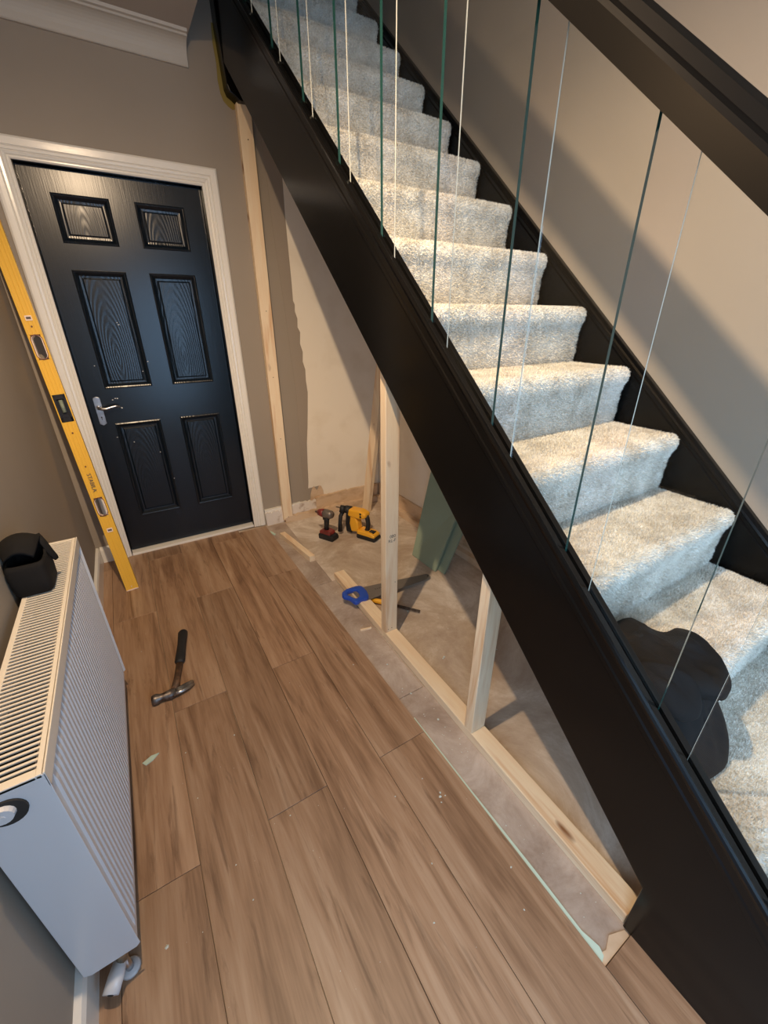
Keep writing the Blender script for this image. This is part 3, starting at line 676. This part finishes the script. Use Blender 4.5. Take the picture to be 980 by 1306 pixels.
cl.build('claw', M['steel'], hm, smooth=True, label='bright steel claw')

# ------------------------------------------------------------------ drills
# red impact driver: battery on floor, head towards the wall
dr = thing('impact_driver', (1.155, -.43, -.012), 'small red and black cordless impact driver standing on its battery near the back wall', 'power tool')
def local_box(Mx, a, b_, mb=None): return (mb or MB()).box(a, b_, M=Mx)
Dm = Matrix.Translation((1.160, -.435, -.0115)) @ Matrix.Rotation(math.radians(-62), 4, 'Z')     # local +x = towards the camera side
MB().prism([(-.055, .0), (.060, .0), (.066, .012), (.060, .036), (.030, .042), (-.050, .042), (-.058, .030)], 1, -.036, .036, M=Dm).build('battery', M['rubber'], dr, bevel=.005, seg=3)
MB().prism([(-.050, .040), (.042, .040), (.036, .060), (-.010, .068), (-.046, .064)], 1, -.033, .033, M=Dm).build('foot', M['red'], dr, bevel=.006, seg=3)
MB().tube([Dm @ Vector(p) for p in ((-.012, 0, .060), (-.008, 0, .10), (-.004, 0, .14), (-.002, 0, .165))], [(.018, .015), (.0175, .0155), (.020, .017), (.024, .02)], 14, sq=tuple(Dm.to_3x3() @ Vector((1, 0, 0)))).build('grip', M['rubber'], dr, smooth=True)
MB().tube([Dm @ Vector(p) for p in ((.050, 0, .186), (.035, 0, .187), (-.005, 0, .187), (-.02, 0, .186))], [.020, .029, .031, .028], 18).build('motor_housing', M['greybody'], dr, smooth=True)
MB().tube([Dm @ Vector(p) for p in ((-.018, 0, .186), (-.04, 0, .185), (-.066, 0, .183), (-.074, 0, .182))], [.030, .028, .022, .013], 18).build('gear_housing', M['red'], dr, smooth=True)
MB().tube([Dm @ Vector(p) for p in ((-.072, 0, .182), (-.094, 0, .181))], [.010, .008], 12).build('chuck', M['darksteel'], dr, smooth=True)
MB().box((-.034, -.006, .135), (-.022, .006, .160), M=Dm).build('trigger', M['rubber'], dr, bevel=.003)

# yellow rotary hammer
dh = thing('rotary_hammer', (1.38, -.52, -.012), 'yellow and black cordless hammer drill with side handle standing on its battery', 'power tool')
Em = Matrix.Translation((1.378, -.545, -.0115)) @ Matrix.Rotation(math.radians(-62), 4, 'Z')
MB().prism([(-.030, .0), (.105, .0), (.118, .012), (.112, .030), (-.030, .032), (-.036, .014)], 1, -.041, .041, M=Em).build('battery', M['rubber'], dh, bevel=.006, seg=3)
MB().prism([(-.034, .030), (.108, .026), (.112, .046), (.080, .058), (.020, .062), (-.030, .060)], 1, -.039, .039, M=Em).build('battery_shoe', M['drillyellow'], dh, bevel=.008, seg=3)
MB().box((.050, -.020, .050), (.092, .020, .060), M=Em).build('release_button', M['rubber'], dh, bevel=.003)
MB().prism([(-.085, .030), (-.030, .040), (-.026, .070), (-.030, .110), (-.050, .150), (-.090, .150), (-.100, .090)], 1, -.028, .028, M=Em).build('body', M['drillyellow'], dh, bevel=.010, seg=3)
MB().prism([(-.130, .020), (-.086, .016), (-.084, .10), (-.088, .16), (-.128, .16), (-.135, .08)], 1, -.026, .026, M=Em).build('gearbox', M['rubber'], dh, bevel=.008, seg=3)
MB().prism([(-.110, .145), (-.020, .140), (.020, .150), (.040, .165), (.036, .190), (-.010, .205), (-.100, .200)], 1, -.034, .034, M=Em).build('top_housing', M['drillyellow'], dh, bevel=.014, seg=4)
MB().tube([Em @ Vector(p) for p in ((.018, 0, .176), (.034, 0, .150), (.040, 0, .110), (.034, 0, .070), (.026, 0, .050))], [.018, .0165, .0155, .016, .018], 12).build('rear_handle', M['rubber'], dh, smooth=True)
MB().tube([Em @ Vector(p) for p in ((-.10, 0, .178), (-.14, 0, .178), (-.155, 0, .178), (-.185, 0, .178))], [.030, .028, .022, .016], 16).build('chuck', M['rubber'], dh, smooth=True)
MB().tube([Em @ Vector(p) for p in ((-.150, 0, .185), (-.152, -.02, .17), (-.155, -.048, .14), (-.156, -.056, .09), (-.157, -.058, .03))], [.014, .014, .014, .0135, .016], 12).tube([Em @ Vector((-.150, -.02, .21)), Em @ Vector((-.152, -.035, .165))], [.018, .02], 12).build('side_handle', M['rubber'], dh, smooth=True)
MB().tube([Em @ Vector((-.184, 0, .178)), Em @ Vector((-.225, 0, .176))], .004, 8).build('drill_bit', M['darksteel'], dh, smooth=True)
for zz in (.165, .185):
    MB().tube([Em @ Vector((.0, -.033, zz)), Em @ Vector((.0, -.036, zz))], .008, 10).build('bolt', M['rubber'], dh)

# ------------------------------------------------------------------ spirit level
lv = thing('spirit_level', (-.019, -.425, 0), 'long yellow spirit level leaning in the corner left of the door', 'spirit level')
d = (Vector((-.135, -.05, 1.75))-Vector((-.019, -.425, 0))).normalized()
x = Vector((1, -.05, 0)); x = (x-d*x.dot(d)).normalized(); y = d.cross(x)
LMx = Matrix((x, y, d)).transposed()
lv.rotation_euler = LMx.to_euler()
LL = 1.80
def seg(z0, z1, cut=False):
    mb = MB()
    if not cut:
        mb.box((-.026, -.0, z0), (.026, .020, z1))
        mb.box((-.030, -.003, z0), (-.020, .023, z1)); mb.box((.020, -.003, z0), (.030, .023, z1))
        for xx in (-.009, .007): mb.box((xx, -.0022, z0), (xx+.003, .0, z1))
    else:
        mb.box((-.030, -.003, z0), (-.019, .023, z1)); mb.box((.019, -.003, z0), (.030, .023, z1))
    return mb
body = MB()
holes = [(.435, .535), (1.215, 1.325)]
vz = (.925, 1.055)
cuts = sorted([holes[0], vz, holes[1]]); z = .004
for a, b_ in cuts:
    q = seg(z, a); body.add(q.v, q.f); q = seg(a, b_, True); body.add(q.v, q.f); z = b_
q = seg(z, LL); body.add(q.v, q.f)
body.build('level_body', M['yellow'], lv, local=True, bevel=.0015, label='yellow ribbed aluminium box section')
MB().box((-.030, -.003, 0), (.030, .023, .006)).build('end_cap', M['cream'], lv, local=True, bevel=.001)
for a, b_ in holes:
    def rr(hw, ha, hb, n_=10):
        P = []
        for k in range(n_+1): t = pi*k/n_; P.append((hw*math.cos(t), hb-hw+hw*math.sin(t)))
        for k in range(n_+1): t = pi+pi*k/n_; P.append((hw*math.cos(t), ha+hw+hw*math.sin(t)))
        return P
    for (ow, iw, ea, nm, mm, dd) in ((.021, .0175, .002, 'grip_ring', M['cream'], .0040), (.0235, .021, 0, 'grip_rim', M['maroon'], .0045)):
        oo, ii = rr(ow, a-.001, b_+.001), rr(iw, a+.003, b_-.003)
        n_ = len(oo); v = [(p[0], yy, p[1]) for yy in (-dd, .024) for p in oo]+[(p[0], yy, p[1]) for yy in (-dd, .024) for p in ii]; f = []
        for k in range(n_):
            l = (k+1) % n_; f += [(k, l, n_+l, n_+k), (2*n_+k, 2*n_+l, 3*n_+l, 3*n_+k), (k, l, 2*n_+l, 2*n_+k), (n_+k, n_+l, 3*n_+l, 3*n_+k)]
        MB().add(v, f).build(nm, mm, lv, local=True)
vh = MB().box((-.0255, -.0035, vz[0]), (.0255, .021, vz[0]+.022)).box((-.0255, -.0035, vz[1]-.022), (.0255, .021, vz[1])).box((-.0255, -.0035, vz[0]), (-.015, .021, vz[1])).box((.015, -.0035, vz[0]), (.0255, .021, vz[1])).box((-.02, .008, vz[0]), (.02, .015, vz[1])).build('vial_housing', M['navy'], lv, local=True, bevel=.001)
MB().tube([(0, 0.002, vz[0]+.045), (0, .002, vz[1]-.026)], [.0085, .0085], 14).build('vial', M['vial'], vh, local=True, smooth=True)
for z in (.345, 1.385):
    MB().box((-.013, -.0034, z), (.013, -.0026, z+.022)).build('sticker', M['cream'], lv, local=True)
    MB().box((-.009, -.0037, z+.006), (.009, -.0033, z+.016)).build('sticker_print', M['ink'], lv, local=True)
for z in (.87, 1.36, .70):
    MB().tube([(.0, -.0036, z), (.0, -.002, z)], .0038, 10).build('rivet', M['maroon'], lv, local=True)
MB().tube([(0, -.0036, .022), (0, -.002, .022)], .003, 10).build('rivet', M['cream'], lv, local=True)
c = bpy.data.curves.new('lettering', 'FONT'); c.body = 'STABILA'; c.size = .026; c.extrude = .0003; c.align_x = 'CENTER'; c.align_y = 'CENTER'
o = bpy.data.objects.new('lettering', c); me = bpy.data.meshes.new_from_object(o); bpy.data.objects.remove(o); me.materials.append(M['ink'])
o = bpy.data.objects.new('lettering', me); C.objects.link(o); o.parent = lv; o.location = (0, -.0036, .615)
o.rotation_euler = Matrix(((0, 1, 0), (0, 0, -1), (-1, 0, 0))).to_euler()

# ------------------------------------------------------------------ radiator
ra = thing('radiator', (-.105, -1.66, .10), 'white double panel radiator with ribbed front on the left wall', 'radiator')
RX0, RX1, RY0, RY1, RZ0, RZ1 = -.157, -.053, -2.112, -1.196, .10, .70
# fluted front panel
mb = MB(); prof_ = []
ny = 40; pitch = (RY1-RY0-.06)/ny
y = RY0+.012; prof_.append((y, 0)); y = RY0+.03
for k in range(ny):
    ya = y+k*pitch; prof_ += [(ya, -.0015), (ya+pitch*.22, -.0015), (ya+pitch*.36, .0025), (ya+pitch*.84, .0025), (ya+pitch*.98, -.0015)]
prof_.append((RY1-.012, 0))
zz = [RZ0+.0, RZ0+.012, RZ0+.03, RZ1-.065, RZ1-.045, RZ1-.03]
sc_ = [0, .0, 1, 1, 0, 0]
v = []; n = len(prof_)
for z, s_ in zip(zz, sc_): v += [(RX1-.006+ (dx*s_ if True else 0), yy, z) for yy, dx in prof_]
f = []
for i in range(len(zz)-1):
    for k in range(n-1): f.append((i*n+k, i*n+k+1, (i+1)*n+k+1, (i+1)*n+k))
mb.add(v, f)
mb.box((RX1-.018, RY0+.004, RZ0), (RX1-.008, RY1-.004, RZ1-.006))
mb.build('front_panel', M['radiator'], ra, label='vertically ribbed white front panel')
MB().box((RX0, RY0+.004, RZ0), (RX0+.012, RY1-.004, RZ1-.006)).build('back_panel', M['radiator'], ra)
for ya, yb in ((RY0, RY0+.0025), (RY1-.0025, RY1)):
    pe = [(RX0, RZ0+.01), (RX0+.012, RZ0), (RX1-.03, RZ0), (RX1-.008, RZ0), (RX1, RZ0+.008), (RX1, RZ1), (RX0, RZ1)]
    MB().prism(pe, 1, ya, yb).build('end_panel', M['radiator'], ra, bevel=.0008)
fin = MB()
for k in range(30):
    yy = RY0+.02+k*.0305; fin.box((RX0+.02, yy, RZ0+.03), (RX1-.024, yy+.0006, RZ1-.05))
fo = fin.build('convector_fins', M['grille'], ra); fo['kind'] = 'stuff'
gr = thing('grille', (0, 0, 0)); gr.parent = ra; gr.location = (0, 0, .60)
MB().box((RX1-.0125, RY0, RZ1-.006), (RX1-.0045, RY1, RZ1+.0025)).box((RX0+.001, RY0, RZ1-.006), (RX0+.012, RY1, RZ1+.0025)).box((RX0+.012, RY0, RZ1-.006), (RX1-.0125, RY0+.016, RZ1+.0018)).box((RX0+.012, RY1-.014, RZ1-.006), (RX1-.0125, RY1, RZ1+.0018)).build('grille_frame', M['grille'], gr, bevel=.001)
MB().box((RX1-.0030, RY0, RZ1-.03), (RX1, RY1, RZ1+.0035)).build('front_lip', M['grille'], ra, bevel=.001)
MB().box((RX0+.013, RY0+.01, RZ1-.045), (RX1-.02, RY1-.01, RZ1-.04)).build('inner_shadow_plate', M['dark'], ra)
sl = MB().box((RX0+.010, -.0024, -.0016), (RX1-.0115, .0024, .0012)).build('slat', M['grille'], gr, local=True)
nsl = 74
for k in range(nsl):
    yy = RY0+.024+k*(RY1-RY0-.046)/(nsl-1)
    lc = Vector((0, yy, RZ1))-Vector(ra.location)-Vector(gr.location); 
    if k == 0: sl.location = (.105-.0+0, 0, 0); sl.location = (lc.x+.0, lc.y, lc.z); continue
    copy_obj(sl, gr, lc)
# air vent in the end panel
pv_ = MB().tube([(-.113, RY0-.004, .655), (-.113, RY0+.001, .655)], .026, 24)
vt = pv_.build('vent_socket', M['dark'], ra, label='dark round opening with bleed plug')
MB().tube([(-.117, RY0-.012, .659), (-.117, RY0-.003, .659)], [.0145, .0165], 16).tube([(-.117, RY0-.013, .659), (-.117, RY0-.011, .659)], [.004, .004], 8).build('bleed_plug', M['radiator'], vt, smooth=False)
# lockshield valve at the lower end
va_ = MB().tube([(-.098, RY0+.022, .112), (-.098, RY0+.022, .070), (-.099, RY0+.018, .055)], [.013, .012, .012], 12)
vt2 = va_.build('valve_tail', M['brass'], ra, smooth=True)
MB().tube([(-.1255, RY0-.025, .0401), (-.1265, RY0-.027, .0399)], .006, 10).build('valve_socket', M['dark'], vt2)
MB().tube([(-.102, RY0+.022, .052), (-.114, RY0-.002, .045), (-.126, RY0-.026, .040)], [.013, .0165, .0165], 18).build('valve_cap', M['radiator'], vt2, smooth=True, label='white lockshield cap')
MB().tube([(-.099, RY0+.020, .058), (-.096, RY0+.018, .02), (-.095, RY0+.018, .001)], [.009, .0085, .0085], 12).build('pipe', M['steel'], vt2, smooth=True)
MB().tube([(-.095, RY0+.018, .0), (-.095, RY0+.018, .006)], [.021, .018], 18).build('pipe_collar', M['radiator'], vt2, smooth=True)

# black pouch on the radiator
po = thing('tool_pouch', (-.125, -1.47, .7035), 'black open-topped pouch with flap standing on the radiator', 'pouch')
mb = MB(); N_ = 40
def rrect(hx, hy, r_, k, N_=40):
    t = 2*pi*k/N_; c_, s_ = math.cos(t), math.sin(t); e = .38
    return (math.copysign(abs(c_)**e, c_)*hx, math.copysign(abs(s_)**e, s_)*hy)
lev = [(.0, .039, .052, 0), (.006, .042, .056, 0), (.04, .044, .058, 0), (.075, .043, .056, -.002), (.088, .041, .050, -.0), (.088, .036, .046, 0), (.062, .034, .045, 0), (.055, .033, .044, 0)]
v = []
for z, hx, hy, dx in lev:
    for k in range(N_):
        a, b_ = rrect(hx, hy, 0, k); tilt = .030*(-b_/.058 if False else b_/.058) if z > .06 else 0
        v.append((-.127+a+dx, -1.470+b_, .7035+z+max(0, tilt)))
f = [tuple(range(N_))[::-1]]
for i in range(len(lev)-1):
    for k in range(N_): f.append((i*N_+k, i*N_+(k+1) % N_, (i+1)*N_+(k+1) % N_, (i+1)*N_+k))
f.append(tuple(range((len(lev)-1)*N_, len(lev)*N_)))
mb.add(v, f); mb.build('pouch_body', M['fabric'], po, smooth=True)
# flap: curved strap rising from the back and folding over
mb = MB(); rows = [(-1.420, .06, .042), (-1.417, .11, .043), (-1.425, .138, .043), (-1.448, .150, .042), (-1.475, .148, .040), (-1.500, .138, .036), (-1.515, .128, .030)]
v = []
for th in (0, .006):
    for yy, z, hw in rows:
        for k in range(9): u = -1+k/4; v.append((-.127+u*hw-.004, yy-(th if z < .13 else 0), .7035+z-.018*u*u-th))
n1, n2 = len(rows), 9; f = []
for b0 in (0, n1*n2):
    for i in range(n1-1):
        for k in range(n2-1): f.append((b0+i*n2+k, b0+i*n2+k+1, b0+(i+1)*n2+k+1, b0+(i+1)*n2+k))
bb = n1*n2
for i in range(n1-1):
    f.append((i*n2, (i+1)*n2, bb+(i+1)*n2, bb+i*n2)); f.append((i*n2+n2-1, (i+1)*n2+n2-1, bb+(i+1)*n2+n2-1, bb+i*n2+n2-1))
for k in range(n2-1):
    f.append((k, k+1, bb+k+1, bb+k)); q = (n1-1)*n2; f.append((q+k, q+k+1, bb+q+k+1, bb+q+k))
mb.add(v, f); mb.build('flap', M['fabric'], po, smooth=True)
MB().tube([(-.094, -1.44, .838), (-.086, -1.45, .815), (-.079, -1.452, .785), (-.074, -1.450, .765), (-.072, -1.449, .758)], [(.006, .003), (.009, .003), (.009, .003), (.0085, .0035), (.006, .003)], 10).build('strap_end', M['fabric'], po, smooth=True)

# ------------------------------------------------------------------ black cloth heap on the lower stairs
def blob(outline, base_z, thick, seed, rings=12):
    P = [Vector(p) for p in outline]
    # smooth closed curve through the outline (Catmull-Rom)
    Q = []; n_ = len(P)
    for i in range(n_):
        a, b_, c_, d_ = P[i-1], P[i], P[(i+1) % n_], P[(i+2) % n_]
        for k in range(5):
            t = k/5; Q.append(.5*((2*b_)+(-a+c_)*t+(2*a-5*b_+4*c_-d_)*t*t+(-a+3*b_-3*c_+d_)*t*t*t))
    cen = sum(Q, Vector())/len(Q); v = [cen+Vector((0, 0, thick))]; m_ = len(Q)
    for i in range(1, rings+1):
        s_ = i/rings
        for q in Q:
            p = cen.lerp(q, s_); h = thick*math.sqrt(max(0, 1-s_**4))
            h += .016*noise.noise(Vector((p.x*26+seed, p.y*18, 1)))*(1-s_**6)+.008*(.5-abs(noise.noise(Vector((p.x*38+p.y*20, p.y*14+seed, 5)))))*(1-s_**6)
            v.append(p+Vector((0, 0, h)))
    for q in Q: v.append(Vector((q.x, q.y, min(base_z, q.z-.004))))
    f = [(0, 1+k, 1+(k+1) % m_) for k in range(m_)]
    for i in range(rings):
        for k in range(m_): f.append((1+i*m_+k, 1+(i+1)*m_+k, 1+(i+1)*m_+(k+1) % m_, 1+i*m_+(k+1) % m_))
    f.append(tuple(1+rings*m_+k for k in range(m_)))
    return MB().add(v, f)
ct = thing('cloth_bundle', (1.15, -2.54, .6), 'black fabric bundle with rounded flap drooping over a lower carpeted step', 'garment')
c1 = [[1.06, -2.345, .622], [1.12, -2.335, .625], [1.176, -2.341, .63], [1.197, -2.345, .63], [1.204, -2.358, .63], [1.226, -2.425, .626], [1.266, -2.439, .63], [1.281, -2.473, .63], [1.278, -2.509, .63], [1.258, -2.545, .625], [1.219, -2.577, .622], [1.187, -2.594, .618], [1.159, -2.596, .618], [1.137, -2.583, .62], [1.10, -2.555, .625], [1.04, -2.52, .63], [1.0, -2.44, .63]]
blob(c1, .598, .020, 2).build('rounded_flap', M['fabric'], ct, smooth=True)
c2 = [[1.03, -2.515, .640], [1.135, -2.541, .613], [1.154, -2.556, .582], [1.187, -2.561, .574], [1.21, -2.572, .55], [1.23, -2.601, .493], [1.234, -2.621, .453], [1.218, -2.637, .42], [1.191, -2.644, .407], [1.122, -2.635, .42], [1.058, -2.615, .46], [1.0, -2.59, .52], [.995, -2.54, .60]]
blob(c2, .398, .016, 7).build('lower_panel', M['fabric'], ct, smooth=True)
c3 = [[1.0, -2.46, .655], [1.05, -2.47, .66], [1.09, -2.51, .655], [1.118, -2.548, .63], [1.11, -2.572, .605], [1.08, -2.585, .585], [1.02, -2.565, .60], [.995, -2.51, .64]]
blob(c3, .60, .016, 12).build('middle_fold', M['fabric'], ct, smooth=True)
MB().add([(1.138, -2.572, .622), (1.172, -2.583, .607), (1.150, -2.592, .600), (1.138, -2.574, .618), (1.172, -2.585, .603), (1.150, -2.594, .596)], [(0, 1, 2), (3, 4, 5), (0, 1, 4, 3), (1, 2, 5, 4), (2, 0, 3, 5)]).build('care_label', M['white'], ct, label='small white label')

# ------------------------------------------------------------------ debris
o = MB().prism([(-.040, -1.566), (-.012, -1.552), (.012, -1.554), (-.008, -1.572), (-.030, -1.580)], 2, .0003, .0035).build('plaster_shard', M['underlay']); setp(o, 'pale green shard of board lying on the laminate beside the radiator', 'debris')
o = MB().prism([(.8425, -1.9), (.8465, -1.9), (.848, -2.2), (.852, -2.45), (.851, -2.60), (.862, -2.640), (.856, -2.655), (.8425, -2.660)], 2, -.008, -.0035).build('underlay_strip', M['underlay']); setp(o, 'thin pale green underlay strip poking out along the laminate edge', 'underlay')
o = MB().prism([(.8425, -.13), (.858, -.16), (.866, -.20), (.852, -.21), (.8425, -.17)], 2, -.008, -.003).build('underlay_scrap', M['underlay']); setp(o, 'pale green underlay scrap at the laminate corner by the architrave', 'underlay')
cr = MB(); rc = random.Random(5)
def crumb(x, y, s_, z=0):
    a = rc.uniform(0, pi); v = []
    for k in range(5): t = a+2*pi*k/5; v.append((x+math.cos(t)*s_*rc.uniform(.5, 1), y+math.sin(t)*s_*rc.uniform(.5, 1), z+.0002))
    v.append((x, y, z+s_*.6)); cr.add(v, [(k, (k+1) % 5, 5) for k in range(5)]+[(0, 1, 2, 3, 4)])
for x, y, s_ in ((.75, -2.175, .006), (.757, -2.165, .005), (.742, -2.19, .004), (.765, -2.18, .003), (.735, -2.10, .003), (.63, -2.1, .003), (.25, -1.62, .004), (.09, -1.60, .003), (-.01, -.98, .003), (.12, -.80, .002), (.33, -1.98, .003), (.16, -2.02, .003), (.18, -2.12, .003), (.10, -1.78, .0025), (.80, -2.42, .004), (.76, -2.50, .003), (.55, -2.4, .003), (.68, -1.16, .003), (.5, -1.5, .002), (.77, -1.55, .004), (.83, -1.15, .003), (-.02, -2.1, .006), (.62, -2.3, .003)):
    crumb(x, y, s_)
for k in range(60): crumb(rc.uniform(.0, .84), rc.uniform(-2.6, -.5), rc.uniform(.0008, .0018))
for k in range(70):
    crumb(rc.uniform(.86, .95), rc.uniform(-2.6, -.3), rc.uniform(.001, .0035), -.0085)
for k in range(60):
    cx_, cy_, cs_ = rc.uniform(1.06, 1.6), rc.uniform(-1.9, -.2), rc.uniform(.001, .004)
    if cy_ < -.75: crumb(cx_, cy_, cs_, -.012)
for x, y in ((1.19, -1.36), (1.21, -1.355), (1.18, -1.37), (1.13, -1.72), (1.14, -1.715), (.90, -1.62), (.90, -1.80), (.92, -1.95)): crumb(x, y, .007, -.0085)
o = cr.build('plaster_crumbs', M['gypsum']); setp(o, 'scattered tiny white plaster crumbs on laminate and concrete', 'debris', kind='stuff')
